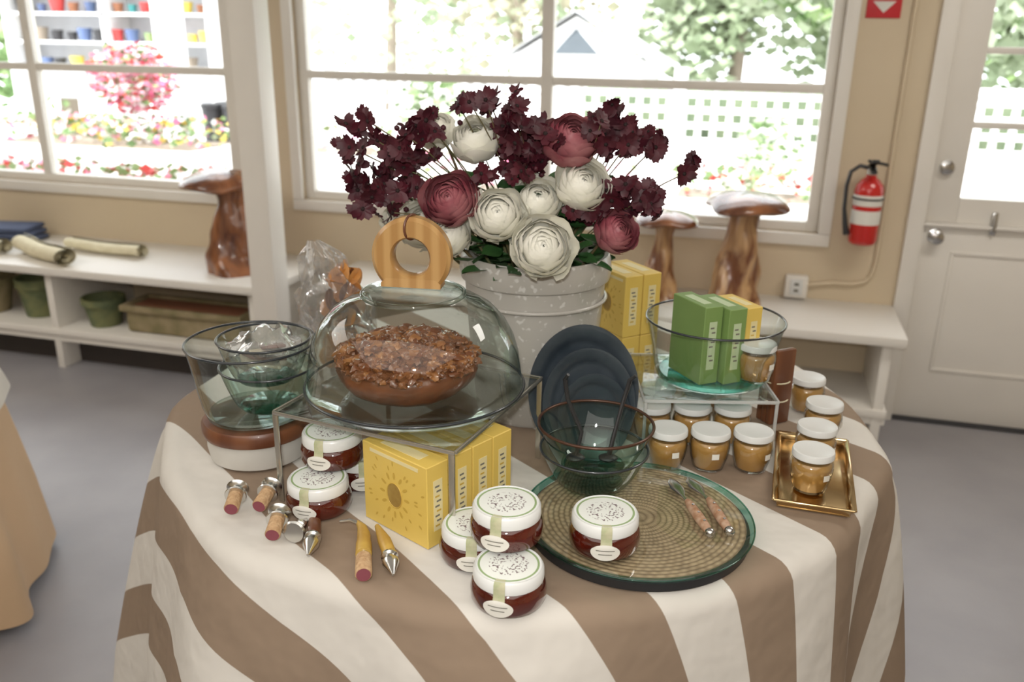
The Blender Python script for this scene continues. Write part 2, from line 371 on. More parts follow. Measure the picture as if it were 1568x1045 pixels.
b.tube([(0,0,.325),(-.05,0,.335),(-.085,-.01,.31),(-.095,-.01,.25),(-.092,-.01,.15),(-.08,-.02,.08),(-.07,-.02,.04)],[.009,.009,.009,.009,.009,.012,.015],m_iron)
b.box(.03,.05,.2,m_steel,Tr(0,.07,.16),.003)
b.torus(.062,.004,m_iron,Tr(0,0,.2))
b.fin('fire_extinguisher',(.482,YW-.097,.85))
b=B(); b.box(.135,.004,.24,m_signr,Tr(0,0,0),.001)
b.add([(-.045,-.0032,-.055),(.045,-.0032,-.055),(0,-.0032,-.1)],[[0,1,2]],m_lab)
b.box(.1,.002,.03,m_lab,Tr(0,-.0025,.07)); b.box(.1,.002,.02,m_lab,Tr(0,-.0025,.02))
b.fin('fire_extinguisher_sign',(.445,YW-.003,1.90))
b=B()
pts=[(.565,YW-.012,2.7),(.565,YW-.012,1.5),(.565,YW-.012,.75),(.555,YW-.012,.69),(.53,YW-.012,.655),(.48,YW-.012,.64),(.40,YW-.012,.64),(.285,YW-.012,.62)]
b.tube(pts,.0095,m_wall,n=10); b.fin('electrical_conduit')
b=B(); b.box(.10,.05,.105,m_white,Tr(0,0,0),.006); b.box(.055,.004,.075,m_lidw,Tr(0,-.027,0),.002); b.box(.02,.003,.012,m_ink,Tr(0,-.03,.015)); b.box(.02,.003,.012,m_ink,Tr(0,-.03,-.015)); b.fin('outlet_box',(.236,YW-.027,.615))

# ------------------------------------------------------------------ carved wooden mushrooms
def mushroom(loc,h,cw,sw,mat,seed,lean=0,capm=None,taper=.60,capx=0,ch_=.80,capt=.17):
    b=B(); ch=h*ch_
    def stem(u,v):
        a=u*2*math.pi
        r=sw*(1.0-taper*min(1,v*1.15)**.8+ .12*v**6)
        r*=1+.26*noise.noise(Vector((math.cos(a)*1.3,math.sin(a)*1.3,v*2.2+seed*5)))*2+.10*math.sin(3*a+v*4+seed)
        r*=1+.08*noise.noise(Vector((math.cos(a)*3,math.sin(a)*3,v*7+seed)))
        return (r*math.cos(a)+lean*v*v,r*math.sin(a),v*ch)
    b.patch(stem,48,28,mat,wrap=True)
    def cap(u,v):
        a=u*2*math.pi; t=v
        if t<.6: q=t/.6; r=cw*math.sin(q*math.pi/2); z=ch+h*capt*math.cos(q*math.pi/2)
        else: q=(t-.6)/.4; r=cw*(1-q*.88); z=ch-h*.035*math.sin(q*math.pi)
        w=1+.13*noise.noise(Vector((math.cos(a)*1.1,math.sin(a)*1.1,seed*3.3)))*2
        z+=h*.05*noise.noise(Vector((math.cos(a)*1.4,math.sin(a)*1.4,seed*7)))*min(1,r/cw)
        return (r*w*math.cos(a)+lean+capx,r*w*math.sin(a),z)
    b.patch(cap,44,26,capm or mat,wrap=True)
    return b.fin('carved_wooden_mushroom',loc,0,60)
mushroom((-2.45,3.80,.555),.50,.205,.17,m_burl,1,-.02,None,.52,-.055,.83,.16)
mushroom((-.04,3.93,.555),.53,.20,.13,m_burl2,2,.02,m_burl,.60,0,.84,.13)
mushroom((-.38,3.95,.555),.42,.15,.09,m_burl2,3,.02,m_burl,.60,0,.84,.13)
def roll(name,loc,rz,L,r,mat):
    b=B()
    def f(u,v):
        a=u*2*math.pi*3.2; rr=r*(.25+.75*u)*(1+.12*math.sin(v*7+a))
        return (rr*math.cos(a),(v-.5)*L+.01*math.sin(a),rr*math.sin(a)*.72+r*.80)
    b.patch(f,90,14,mat); return b.fin(name,loc,rz)
roll('rolled_linen',(-3.52,3.64,.556),R(66),.50,.062,m_cream)
roll('rolled_linen',(-3.30,3.84,.556),R(85),.5,.045,m_cream)
roll('rolled_linen',(-3.95,3.68,.556),R(85),.34,.05,m_cream)
b=B()
for k in range(3):
    b.box(.42-.02*k,.22,.028,m_navy,Tr(0,0,.016+.03*k)@Rz(R(3*k)),.012,3)
b.fin('folded_navy_linen',(-4.05,3.93,.556),R(6))
def pot(loc,r,h,m1,name='mossy_flower_pot'):
    b=B(); b.lathe([(0,0),(r*.68,0),(r*.9,h*.75),(r,h*.78),(r,h),(r*.9,h),(r*.82,h*.8),(r*.6,h*.12),(0,h*.12)],m1,n=32); b.fin(name,loc)
pot((-3.98,3.70,.221),.14,.19,m_moss); pot((-3.66,3.72,.221),.115,.21,m_moss2); pot((-3.22,3.68,.221),.11,.15,m_moss2)
b=B()
b.box(.66,.2,.12,m_moss,Tr(0,0,.060),.02,3)
for s in(-1,1): b.box(.70,.03,.035,m_moss,Tr(0,s*.105,.130),.008); b.box(.03,.18,.035,m_moss,Tr(s*.335,0,.130),.008)
b.box(.638,.178,.008,m_terra,Tr(0,0,.126),.002); b.fin('long_clay_planter',(-2.70,3.70,.221),R(0))

# ------------------------------------------------------------------ table and cloth
TC=(.02,1.74); TR=.70
def cloth(Rt,ztop,drop,mat,ang,pitch,phase,flare,amp,seed,nf=13,emix=.22,skew=0):
    b=B(); na=300
    ce=.035
    vs=[];uv=[]
    ca,sa=math.cos(ang),math.sin(ang)
    nb=30
    tot=10+5+nb
    for k in range(tot+1):
        for i in range(na):
            a=2*math.pi*i/na
            w=.60*math.sin(nf*a+seed+.8*math.sin(2*a+seed))+.30*math.sin((nf*1.6//1)*a+seed*2.3+1.2*math.sin(a*2))+.30*math.sin(4*a+seed)
            w=w if w<0 else w**1.3
            edge=amp*emix*w; fl=flare*(1-skew*math.cos(a-TH))
            if k<=10:
                s=Rt*k/10; r=s+edge*(k/10)**4; z=0
            elif k<=15:
                q=(k-10)/5*math.pi/2; r=Rt+ce*math.sin(q)+edge; z=-ce*(1-math.cos(q)); s=Rt+ce*q
            else:
                d=(k-15)/nb; s=Rt+ce*math.pi/2+d*drop
                r=Rt+ce+edge+fl*d**.85+amp*(min(1,d*1.5))**.7*w
                z=-ce-d*drop*(.985)
            vs.append((r*math.cos(a),r*math.sin(a),ztop+z))
            x=s*math.cos(a); y=s*math.sin(a)
            uv.append(((x*ca+y*sa)/pitch+phase+.004*math.sin(y*9), y))
    fs=[]
    for k in range(tot):
        for i in range(na):
            j=(i+1)%na; fs.append([k*na+i,k*na+j,(k+1)*na+j,(k+1)*na+i])
    b.add(vs,fs,mat,None,uv)
    return b
c=T(TC[0],TC[1],0)
b=cloth(TR,TZ-.001,.90,m_cloth,TH+R(39),.225,.28,.125,.055,1.3,9,.22,.5)
b.fin('striped_tablecloth',(c.x,c.y,0),0,179)
b=B(); b.lathe([(0,TZ-.035),(TR-.03,TZ-.035),(TR-.03,TZ-.004),(0,TZ-.004)],m_walnut,n=64); b.lathe([(0,0),(.28,0),(.28,.03),(.06,.06),(.05,.5),(.06,TZ-.035),(0,TZ-.035)],m_walnut,n=24); b.fin('round_display_table',(c.x,c.y,0))
c2=T(-2.06,2.30,0)
b=cloth(.44,.76,.70,m_tan,0,1,0,.10,.06,.4,8); b.fin('tan_tablecloth',(c2.x,c2.y,0),0,179)
b=cloth(.452,.768,.13,m_linen,0,1,0,.045,.03,.4,8,.4); b.fin('white_table_topper',(c2.x,c2.y,0),0,179)
b=B(); b.lathe([(0,.725),(.40,.725),(.40,.755),(0,.755)],m_walnut,n=48); b.lathe([(0,0),(.22,0),(.05,.05),(.05,.725),(0,.725)],m_walnut,n=20); b.fin('side_table',(c2.x,c2.y,0))

# ------------------------------------------------------------------ crock and flowers
PC=(.045,1.72)
p=T(*PC)
b=B()
b.lathe([(0,0),(.112,0),(.118,.01),(.132,.15),(.141,.27),(.142,.285),(.150,.29),(.153,.305),(.151,.33),(.146,.34),(.138,.338),(.134,.32),(.128,.2),(.11,.03),(0,.03)],m_crock,n=64)
b.torus(.1435,.004,m_crock,Tr(0,0,.25)); b.lathe([(0,.29),(.13,.29)],m_fol,n=32)
b.fin('stoneware_crock',p)
def rose(name,r,f,z,rad,m1,m2,seed,tilt):
    rnd=random.Random(seed); b=B()
    L=10
    for k in range(L):
        q=k/(L-1); Rk=rad*(.14+.82*q); npet=3+int(q*3.2)
        te=R(8+62*q**1.2); tb=R(150)
        for j in range(npet):
            ph=2*math.pi*(j+rnd.random()*.35)/npet+k*1.1; w=math.pi/npet*1.45
            js=rnd.uniform(.94,1.07); cu=rnd.uniform(.03,.16)*(q**1.5); wv=rnd.uniform(0,6)
            def fn(u,v):
                a=(u*2-1); te2=te+R(20)*abs(a)**2.4+R(4)*math.sin(a*4+wv)*q
                th=tb+(te2-tb)*v
                rr=Rk*js*(1-.06*a*a*(1 if a>0 else .2))*(1+cu*max(0,v-.7)/.3)
                rr*=1+.035*math.sin(a*5+k+j)
                pa=ph+a*w
                return (rr*math.sin(th)*math.cos(pa),rr*math.sin(th)*math.sin(pa),rr*math.cos(th)*.9+ (1-q)*rad*.22)
            b.patch(fn,8,7,m1 if q>.3 or rnd.random()<.4 else m2)
    for j in range(5):
        a=j*2*math.pi/5
        b.patch(lambda u,v:((rad*.9*math.sin(R(180-60*v)))*math.cos(a+(u-.5)*.5*(1-v)),(rad*.9*math.sin(R(180-60*v)))*math.sin(a+(u-.5)*.5*(1-v)),rad*.95*math.cos(R(180-60*v))),2,5,m_fol)
    loc=T(r,f,z); rot=Matrix.Rotation(TH,3,'Z')@Matrix.Rotation(R(tilt[1]),3,'Y')@Matrix.Rotation(R(tilt[0]),3,'X')
    base=T(PC[0]+(r-PC[0])*.3,PC[1]+(f-PC[1])*.3,TZ+.25); inv=rot.inverted()
    e=inv@(base-loc); pts=[Vector((0,0,-rad*.8)),Vector((0,0,-rad*1.3)),e*.6+Vector((0,0,-rad*.5)),e]
    b.tube(pts,.003,m_stem,n=6)
    ob=b.fin(name,loc,0,179); ob.rotation_euler=rot.to_euler(); return ob
W=[(-.071,1.66,1.512,.048,(35,-8)),(-.028,1.56,1.392,.051,(62,-8)),(.043,1.60,1.410,.047,(50,6)),(.052,1.52,1.342,.056,(66,4)),(.123,1.60,1.44,.050,(50,15)),(-.168,1.64,1.355,.052,(45,-30)),(-.150,1.72,1.52,.038,(30,-30)),(-.215,1.70,1.36,.048,(30,-40)),(-.12,1.60,1.345,.045,(60,-25))]
for i,(r,f,z,rad,tl) in enumerate(W): rose('white_rose',r,f,z,rad,m_rosew,m_roseg if i in(0,) else m_rosew,i+3,tl)
Pk=[(-.115,1.575,1.415,.052,(60,-20)),(.102,1.62,1.518,.055,(40,10)),(.19,1.60,1.355,.043,(50,40))]
for i,(r,f,z,rad,tl) in enumerate(Pk): rose('mauve_rose',r,f,z,rad,m_rosep,m_rosep2,i+30,tl)
cos_pts=[(-.305,1.541),(-.265,1.547),(-.30,1.50),(-.284,1.47),(-.25,1.512),(-.257,1.458),(-.289,1.422),(-.227,1.488),(-.239,1.434),(-.209,1.50),(-.179,1.541),(-.161,1.55),(-.197,1.523),(-.167,1.515),(-.145,1.53),(-.179,1.482),(-.203,1.464),(-.215,1.422),(-.179,1.428),(-.281,1.387),(-.227,1.381),(-.263,1.41),(-.155,1.482),(-.19,1.445),(-.27,1.435),(-.295,1.45),(-.235,1.455),(-.275,1.50),(-.215,1.475),
(-.101,1.577),(-.083,1.583),(-.053,1.587),(-.041,1.571),(-.023,1.541),(.003,1.577),(-.002,1.560),(-.013,1.545),(-.025,1.523),(-.060,1.456),
(.001,1.512),(.013,1.488),(.037,1.523),(.055,1.529),(.045,1.506),(.025,1.456),(.001,1.476),(-.017,1.5),(.035,1.470),(.013,1.462),(.03,1.50),(.02,1.47),(.05,1.48),(.05,1.545),(.035,1.54),(-.01,1.52),(.02,1.52),(.01,1.54),
(.163,1.559),(.181,1.565),(.199,1.547),(.163,1.529),(.181,1.523),(.223,1.515),(.241,1.512),(.255,1.508),(.165,1.512),(.205,1.512),(.155,1.553),(.175,1.50),(.21,1.53),
(.103,1.400),(.115,1.381),(.139,1.392),(.151,1.387),(.172,1.428),(.187,1.434),(.199,1.416),(.217,1.422),(.241,1.428),(.253,1.404),(.260,1.425),(.109,1.390),(.181,1.41),(.133,1.375),(.235,1.41),(.205,1.44),(.311,1.461)]
b=B(); rnd=random.Random(5)
def daisy(b,c,rad,rnd):
    d=Vector((rnd.uniform(-.7,.7),rnd.uniform(-1,-.1),rnd.uniform(-.3,.9))).normalized()
    q=d.to_track_quat('Z','Y').to_matrix().to_4x4(); X=Matrix.Translation(c)@q
    n=8
    for j in range(n):
        a0=2*math.pi*j/n+rnd.uniform(-.15,.15); bend=rnd.uniform(-.4,.6); ls=rnd.uniform(.85,1.1)
        def fn(u,v,a0=a0,bend=bend,ls=ls):
            w=math.sin(min(1,v*1.02)*math.pi*.74+.25)*.34; x=(u-.5)*2*w*rad; y=ls*rad*(.08+.92*v-.10*(1-abs(u-.5)*2)*v)
            z=rad*(bend*v*v+.10*abs(u-.5))
            return (x*math.cos(a0)-y*math.sin(a0),x*math.sin(a0)+y*math.cos(a0),z)
        b.patch(fn,2,4,m_burg,X)
    b.blob(rad*.2,m_burgc,X,1,.1)
for i,(r,z) in enumerate(cos_pts):
    f=1.60+rnd.uniform(-.04,.06)
    c=T(r*f/1.62,f,1.7-(1.7-z)*f/1.62)
    daisy(b,c,rnd.uniform(.021,.026),rnd)
    for _ in range(2):
        if rnd.random()<.6: daisy(b,c+Vector((rnd.uniform(-.028,.028),.012,rnd.uniform(-.024,.024))),rnd.uniform(.014,.019),rnd)
    base=T(PC[0]+r*.25,PC[1]+rnd.uniform(-.02,.05),TZ+.33)
    if i%2==0 or z>1.53:
        mid=(c+base)/2+Vector((rnd.uniform(-.02,.02),.03,.03))
        pts=[]
        for k in range(7):
            t=k/6; pts.append((1-t)**2*base+2*t*(1-t)*mid+t*t*c)
        b.tube(pts,[.0013]*7,m_stem,n=5)
        if rnd.random()<.5: b.blob(.006,m_burg,Matrix.Translation(pts[5]+Vector((rnd.uniform(-.03,.03),0,rnd.uniform(0,.03)))),1,.1)
b.fin('burgundy_cosmos_spray',(0,0,0),0,179)
b=B(); rnd=random.Random(9)
for i in range(170):
    a=rnd.uniform(0,2*math.pi); rr=rnd.uniform(.02,.15)
    c=T(PC[0]+rr*math.cos(a),PC[1]+rr*math.sin(a)-.02,rnd.uniform(1.27,1.44 if rr<.11 else 1.34))
    d=Vector((math.cos(a+TH),math.sin(a+TH),rnd.uniform(-.2,.6))).normalized()
    X=Matrix.Translation(c)@d.to_track_quat('Y','Z').to_matrix().to_4x4()@Ry(rnd.uniform(-.6,.6)); L=rnd.uniform(.04,.075)
    b.patch(lambda u,v:((u-.5)*L*.6*math.sin(v*math.pi*.93+.1),(v-.2)*L,-.12*L*v*v+.15*L*abs(u-.5)),4,6,m_fol,X)
b.fin('rose_foliage',(0,0,0),0,179)

# ------------------------------------------------------------------ jars
def jam_jar(r,f,z,spin=0):
    b=B()
    b.lathe([(0,0),(.042,0),(.050,.004),(.0535,.012),(.0535,.026),(.050,.036),(.046,.039)],m_jam,n=48)
    b.lathe([(.046,.037),(.0495,.038),(.050,.041),(.0495,.053),(.047,.0562),(.044,.0568),(0,.0565)],m_lid,n=48)
    b.torus(.0462,.0009,m_lidw,Tr(0,0,.0568))
    a0=-math.pi/2+.05
    def strip(u,v):
        a=a0+(u-.5)*.32; pr=[(.040,.0574),(.0475,.0576),(.0506,.052),(.0507,.040),(.0515,.034),(.0542,.026)]
        k=v*(len(pr)-1); i=min(int(k),len(pr)-2); t=k-i
        rr=pr[i][0]*(1-t)+pr[i+1][0]*t; zz=pr[i][1]*(1-t)+pr[i+1][1]*t
        return (rr*math.cos(a),rr*math.sin(a),zz)
    b.patch(strip,6,10,m_labg)
    cz=.019; a1=a0-.02; RR=.0546
    vs=[]
    nr=5; nn=32
    for k in range(nn):
        for j in range(nr+1):
            t=2*math.pi*k/nn; q=j/nr; aa=a1+.40*q*math.cos(t); zz=cz+.0125*q*math.sin(t); rr=RR if zz<.027 else RR-(zz-.027)*.35
            vs.append((rr*math.cos(aa),rr*math.sin(aa),zz))
    fs=[]
    for k in range(nn):
        k2=(k+1)%nn
        for j in range(nr): fs.append([k*(nr+1)+j,k*(nr+1)+j+1,k2*(nr+1)+j+1,k2*(nr+1)+j])
    b.add(vs,fs,m_lab)
    for q in range(2):
        def ln(u,v): a=a1+(u-.5)*(.5-.14*q); rr=RR+.0005; return (rr*math.cos(a),rr*math.sin(a),cz+.003-.006*q+v*.0014)
        b.patch(ln,8,1,m_ink)
    return b.fin('jam_jar',T(r,f,z),TH+spin)
H=.0578
jam_jar(0,1.044,TZ,-.3); jam_jar(-.052,1.150,TZ,-.1); jam_jar(-.004,1.112,TZ+H,-.35); jam_jar(.142,1.142,TZ+.0275,-.1)
jam_jar(-.316,1.285,TZ,-.3); jam_jar(-.262,1.383,TZ,.2); jam_jar(-.302,1.345,TZ+H,-.3)
def cream_jar(r,f,z,spin=0):
    b=B()
    b.lathe([(0,.003),(.021,.003),(.026,.006),(.0318,.025),(.0345,.045),(.0335,.053),(.030,.057),(0,.057)],m_honey,n=40)
    b.lathe([(0,0),(.022,0),(.028,.003),(.0338,.025),(.0366,.045),(.0355,.055),(.0315,.064)],m_jarg,n=40)
    b.lathe([(.031,.064),(.0345,.0645),(.0358,.066),(.0357,.0735),(.0345,.0768),(.032,.0774),(.030,.0768),(0,.0768)],m_lidw,n=40)
    def st(u,v): a=-1.3+u*.36; zz=.032+v*.011; rr=.0372; return (rr*math.cos(a),rr*math.sin(a),zz)
    b.patch(st,4,1,m_lab)
    return b.fin('caramel_cream_jar',T(r,f,z),TH+spin)
for r,f in [(.287,1.455),(.364,1.452),(.441,1.448),(.275,1.567),(.352,1.565),(.43,1.563),(.30,1.66),(.385,1.66)]: cream_jar(r,f,TZ,random.uniform(-.5,.5))
cream_jar(.521,1.362,TZ+.0062); cream_jar(.560,1.462,TZ+.0062,.3); cream_jar(.615,1.585,TZ,.5); cream_jar(.625,1.72,TZ,.2)

# ------------------------------------------------------------------ display pieces
RA=math.atan2(-.138,.305)
def riser(name,r,f,sx,sy,h,ang,mt,mf,flat=.010,th=.006,ed=.008):
    b=B(); z=h
    b.box(sx-.008,sy-.008,th,mt,Tr(0,0,z-th/2),.001)
    for s1 in(-1,1):
        b.box(sx,.004,ed,mf,Tr(0,s1*(sy/2),z-ed/2),.0008); b.box(.004,sy-.004,ed,mf,Tr(s1*(sx/2),0,z-ed/2),.0008)
        for s2 in(-1,1):
            b.box(flat,.004,z-ed,mf,Tr(s1*(sx/2-flat/2),s2*sy/2,(z-ed)/2),.0008)
    return b.fin(name,T(r,f,TZ),TH+ang)
riser('metal_display_riser',-.166,1.39,.335,.335,.165,RA,m_acr,m_brz,ed=.006)
ZR=TZ+.165
b=B(); b.lathe([(0,.001),(.12,.001),(.178,.004),(.186,.010),(.184,.013),(.175,.008),(.12,.006),(0,.006)],m_acr,n=64); b.fin('glass_cake_plate',T(-.165,1.40,ZR))
b=B(); rnd=random.Random(3)
b.lathe([(0,0),(.088,0),(.102,.010),(.115,.026),(.120,.042),(.112,.055),(.09,.068),(.05,.077),(0,.080)],m_crust,n=56,wob=lambda a,z:1+.012*math.sin(14*a)+.015*math.sin(5*a))
for i in range(900):
    rr=.119*math.sqrt(rnd.random()); a=rnd.uniform(0,2*math.pi); h=.048+.038*(1-(rr/.122)**2)**.8+rnd.uniform(-.003,.008)
    s=rnd.uniform(.005,.0125)
    q=rnd.random()
    b.blob(s,m_cake if q<.55 else (m_cakel if q<.82 else m_crust),Tr(rr*math.cos(a),rr*math.sin(a),h)@Rz(rnd.uniform(0,6))@Rx(rnd.uniform(-.8,.8)),2,.75,1.8,i,(1,.74,.62))
b.fin('crumble_cake',T(-.178,1.40,ZR+.0075),0,50)
b=B()
prof=[(.1865,0),(.183,.010),(.180,.034),(.176,.060),(.168,.086),(.155,.110),(.135,.132),(.110,.147),(.088,.154),(.085,.157),(.084,.163),(.074,.168),(.05,.171),(0,.172)]
b.lathe(prof,m_glass,n=96)
b.torus(.1865,.0026,m_rim,Tr(0,0,.0)); b.torus(.0845,.004,m_glass,Tr(0,0,.160))
# wooden ring handle, flattened where it sits on the glass collar
hp=[(.031,-.011),(.034,-.015),(.060,-.015),(.066,-.009),(.066,.009),(.060,.015),(.034,.015),(.031,.011)]
HC=.2225
flatf=lambda v:(v[0],max(v[1],-.0495),v[2])
b.lathe(hp,m_wring,Tr(0,0,HC)@Rz(R(-8))@Rx(R(90)),n=72,closed=True,post=flatf)
vs=[]
for z,hw,hy in((-.0498,.050,.017),(-.043,.050,.016),(-.034,.040,.0148)):
    for sx_,sy_ in((-1,-1),(1,-1),(1,1),(-1,1)): vs.append((sx_*hw,sy_*hy,z))
fs=[[3,2,1,0],[8,9,10,11]]+[[k*4+i,k*4+(i+1)%4,(k+1)*4+(i+1)%4,(k+1)*4+i] for k in range(2) for i in range(4)]
b.add(vs,fs,m_wring,Tr(0,0,HC)@Rz(R(-8)))
b.torus(.020,.0022,m_walnut,Tr(0,0,HC+.048)@Rz(R(60))@Rx(R(90)),n=32)
b.fin('glass_cake_dome',T(-.165,1.40,ZR+.016),TH)
b=B(); LB=(-.470,1.485)
b.lathe([(0,0),(.080,0),(.088,.006),(.092,.03),(.091,.050)],m_cer,n=56)
b.lathe([(.091,.050),(.097,.052),(.099,.058),(.099,.072),(.095,.078),(0,.078)],m_walnut,n=56)
b.fin('ceramic_canister',T(*LB))
b=B(); b.lathe([(0,.002),(.078,.002),(.086,.006),(.094,.03),(.101,.07),(.108,.115),(.114,.143)],m_glass,n=72); b.lathe([(0,.004),(.076,.004),(.084,.010),(.082,.014),(0,.012)],m_glass,n=48); b.torus(.114,.0022,m_rim,Tr(0,0,.143)); b.fin('glass_salad_bowl',T(LB[0],LB[1],TZ+.078))
def bowl(name,r,f,z,R0,R1,h,g=m_green,rim=m_rim,base=m_teal_g,rt=.0023):
    b=B()
    pr=[(0,.002),(R0*.8,.002),(R0,.006)]
    for k in range(1,9):
        t=k/8; pr.append((R0+(R1-R0)*t**.75,.006+(h-.006)*t**1.15))
    b.lathe(pr,g,n=72)
    b.lathe([(0,.0035),(R0*.8,.0035),(R0*1.02,.009),(R0*.9,.013),(0,.011)],base,n=40)
    b.torus(R1,rt,rim,Tr(0,0,h),n=80)
    return b.fin(name,T(r,f,z),TH)
bowl('nesting_glass_bowl',-.440,1.475,TZ+.098,.052,.084,.082)
bowl('nesting_glass_bowl',-.442,1.475,TZ+.150,.050,.082,.082,g=m_glass)
b=B(); rnd=random.Random(2)
for i in range(4):
    a=R(20+i*30)
    b.box(.070,.042,.006,m_walnut if i%2 else m_cream,Tr(-.01+.008*i,.0,.03+.010*i)@Rz(a)@Ry(R(16)),.002)
def crump(u,v):
    a=u*6.283; rr=.054+.012*v+.014*noise.noise(Vector((math.cos(a)*3,math.sin(a)*3,v*4)))
    if v>.8: rr*=1-(v-.8)*2.2
    return (rr*math.cos(a),rr*math.sin(a),.015+.065*v+.02*noise.noise(Vector((math.cos(a)*3,math.sin(a)*3,v*3+4))))
b.patch(crump,60,16,m_bag,wrap=True)
b.fin('cellophane_wrapped_coasters',T(-.442,1.475,TZ+.156),TH)
b=B(); rnd=random.Random(8)
def bagf(u,v):
    a=u*2*math.pi
    prof=[(.060,0),(.075,.06),(.076,.13),(.070,.20),(.058,.26),(.040,.31),(.012,.345)]
    k=v*6; i=min(int(k),5); t=k-i; r=prof[i][0]*(1-t)+prof[i+1][0]*t; z=prof[i][1]*(1-t)+prof[i+1][1]*t
    n1=noise.noise(Vector((math.cos(a)*3,math.sin(a)*3,v*5))); n2=noise.noise(Vector((math.cos(a)*7,math.sin(a)*7,v*11+5)))
    r*=1+.45*n1+.22*n2
    return (r*math.cos(a)-.05*v**2,r*.75*math.sin(a),z*.95)
b.patch(bagf,72,48,m_bag,wrap=True)
for i in range(60):
    a=rnd.uniform(0,6.28); z=rnd.uniform(.03,.26); rr=rnd.uniform(0,.040)*(1.1-z*1.6)
    b.lathe([(0,-.003),(.022,-.003),(.027,0),(.022,.003),(0,.003)],m_orange if i%4 else m_walnut,Tr(rr*math.cos(a)+.01,rr*.7*math.sin(a),z)@Rx(rnd.uniform(0,3))@Ry(rnd.uniform(0,3)),n=14)
b.fin('cellophane_potpourri_bag',T(-.375,1.83),TH,50)

b=B()
for k,(s,dy) in enumerate([(1,0),(.84,-.014),(.66,-.026)]):
    X=Tr(0.010*k,dy,.124*s)@Rx(R(78))@Matrix.Diagonal((.101*s,.124*s,.1*s,1))
    b.lathe([(0,0),(.70,0),(.78,.05),(.86,.16),(1.0,.20),(1.0,.23),(.85,.195),(.76,.09),(.68,.04),(0,.04)],m_dark,X,n=64)
b.fin('nested_enamel_platter',T(.132,1.505,TZ+.004),TH)
b=B()
b.lathe([(0,0),(.172,0),(.176,.003),(.176,.016),(.172,.018),(0,.018)],m_iron,n=80)
b.lathe([(0,.0182),(.170,.0182),(.170,.0212),(0,.0212)],m_weave,n=80)
b.lathe([(0,.0265),(.181,.0265),(.183,.0245)],m_acr,n=96); b.lathe([(.183,.0245),(.181,.0225),(.171,.0222)],m_teal_g,n=96)
b.torus(.1825,.0014,m_teal_g,Tr(0,0,.0245),n=96)
b.fin('glass_topped_woven_board',T(.205,1.235))
ZB=TZ+.0275
bowl('nesting_glass_bowl',.140,1.325,ZB,.050,.090,.070)
bowl('nesting_glass_bowl',.141,1.325,ZB+.032,.050,.095,.083,rim=m_rimc,rt=.0026)
b=B()
for dx,a in ((-.03,-8),(.025,14)):
    pts=[(dx,0,.006),(dx+.01,.01,.05),(dx+math.sin(R(a))*.1,.03,.10),(dx+math.sin(R(a))*.14,.035,.135),(dx+math.sin(R(a))*.15+.006,.03,.145)]
    b.tube(pts,[.004,.0035,.0035,.004,.003],m_iron,n=8); b.blob(.017,m_iron,Tr(dx,0,.008),2,0,1,0,(1,.8,.35))
b.fin('iron_serving_spoons',T(.139,1.325,ZB+.044),TH)
def spreader(p0,p1,p2):
    b=B(); a=T(*p0,0);h=T(*p1,0);e=T(*p2,0); z=.0075
    o=h.copy()
    P=lambda q,zz:(q.x-o.x,q.y-o.y,zz)
    pts=[P(h.lerp(a,t),z) for t in(0,.15,.5,.85,1)]
    b.tube(pts,[.005,.0075,.0085,.0075,.005],m_ch,n=12)
    pts=[P(h.lerp(e,t),z-.001) for t in(0,.25,.4,.6,.85,1)]
    b.tube(pts,[.003,.003,.008,.012,.009,.002],m_steel,n=12,flat=.18)
    b.blob(.0085,m_steel,Tr(a.x-o.x,a.y-o.y,z),2,0)
    for t in(.25,.5,.75): q=h.lerp(a,t); b.blob(.0028,m_steel,Tr(q.x-o.x,q.y-o.y,z+.0072),1,0)
    b.fin('cork_handled_spreader',(o.x,o.y,ZB))
spreader((.306,1.166),(.289,1.262),(.275,1.340)); spreader((.337,1.172),(.325,1.268),(.305,1.345))

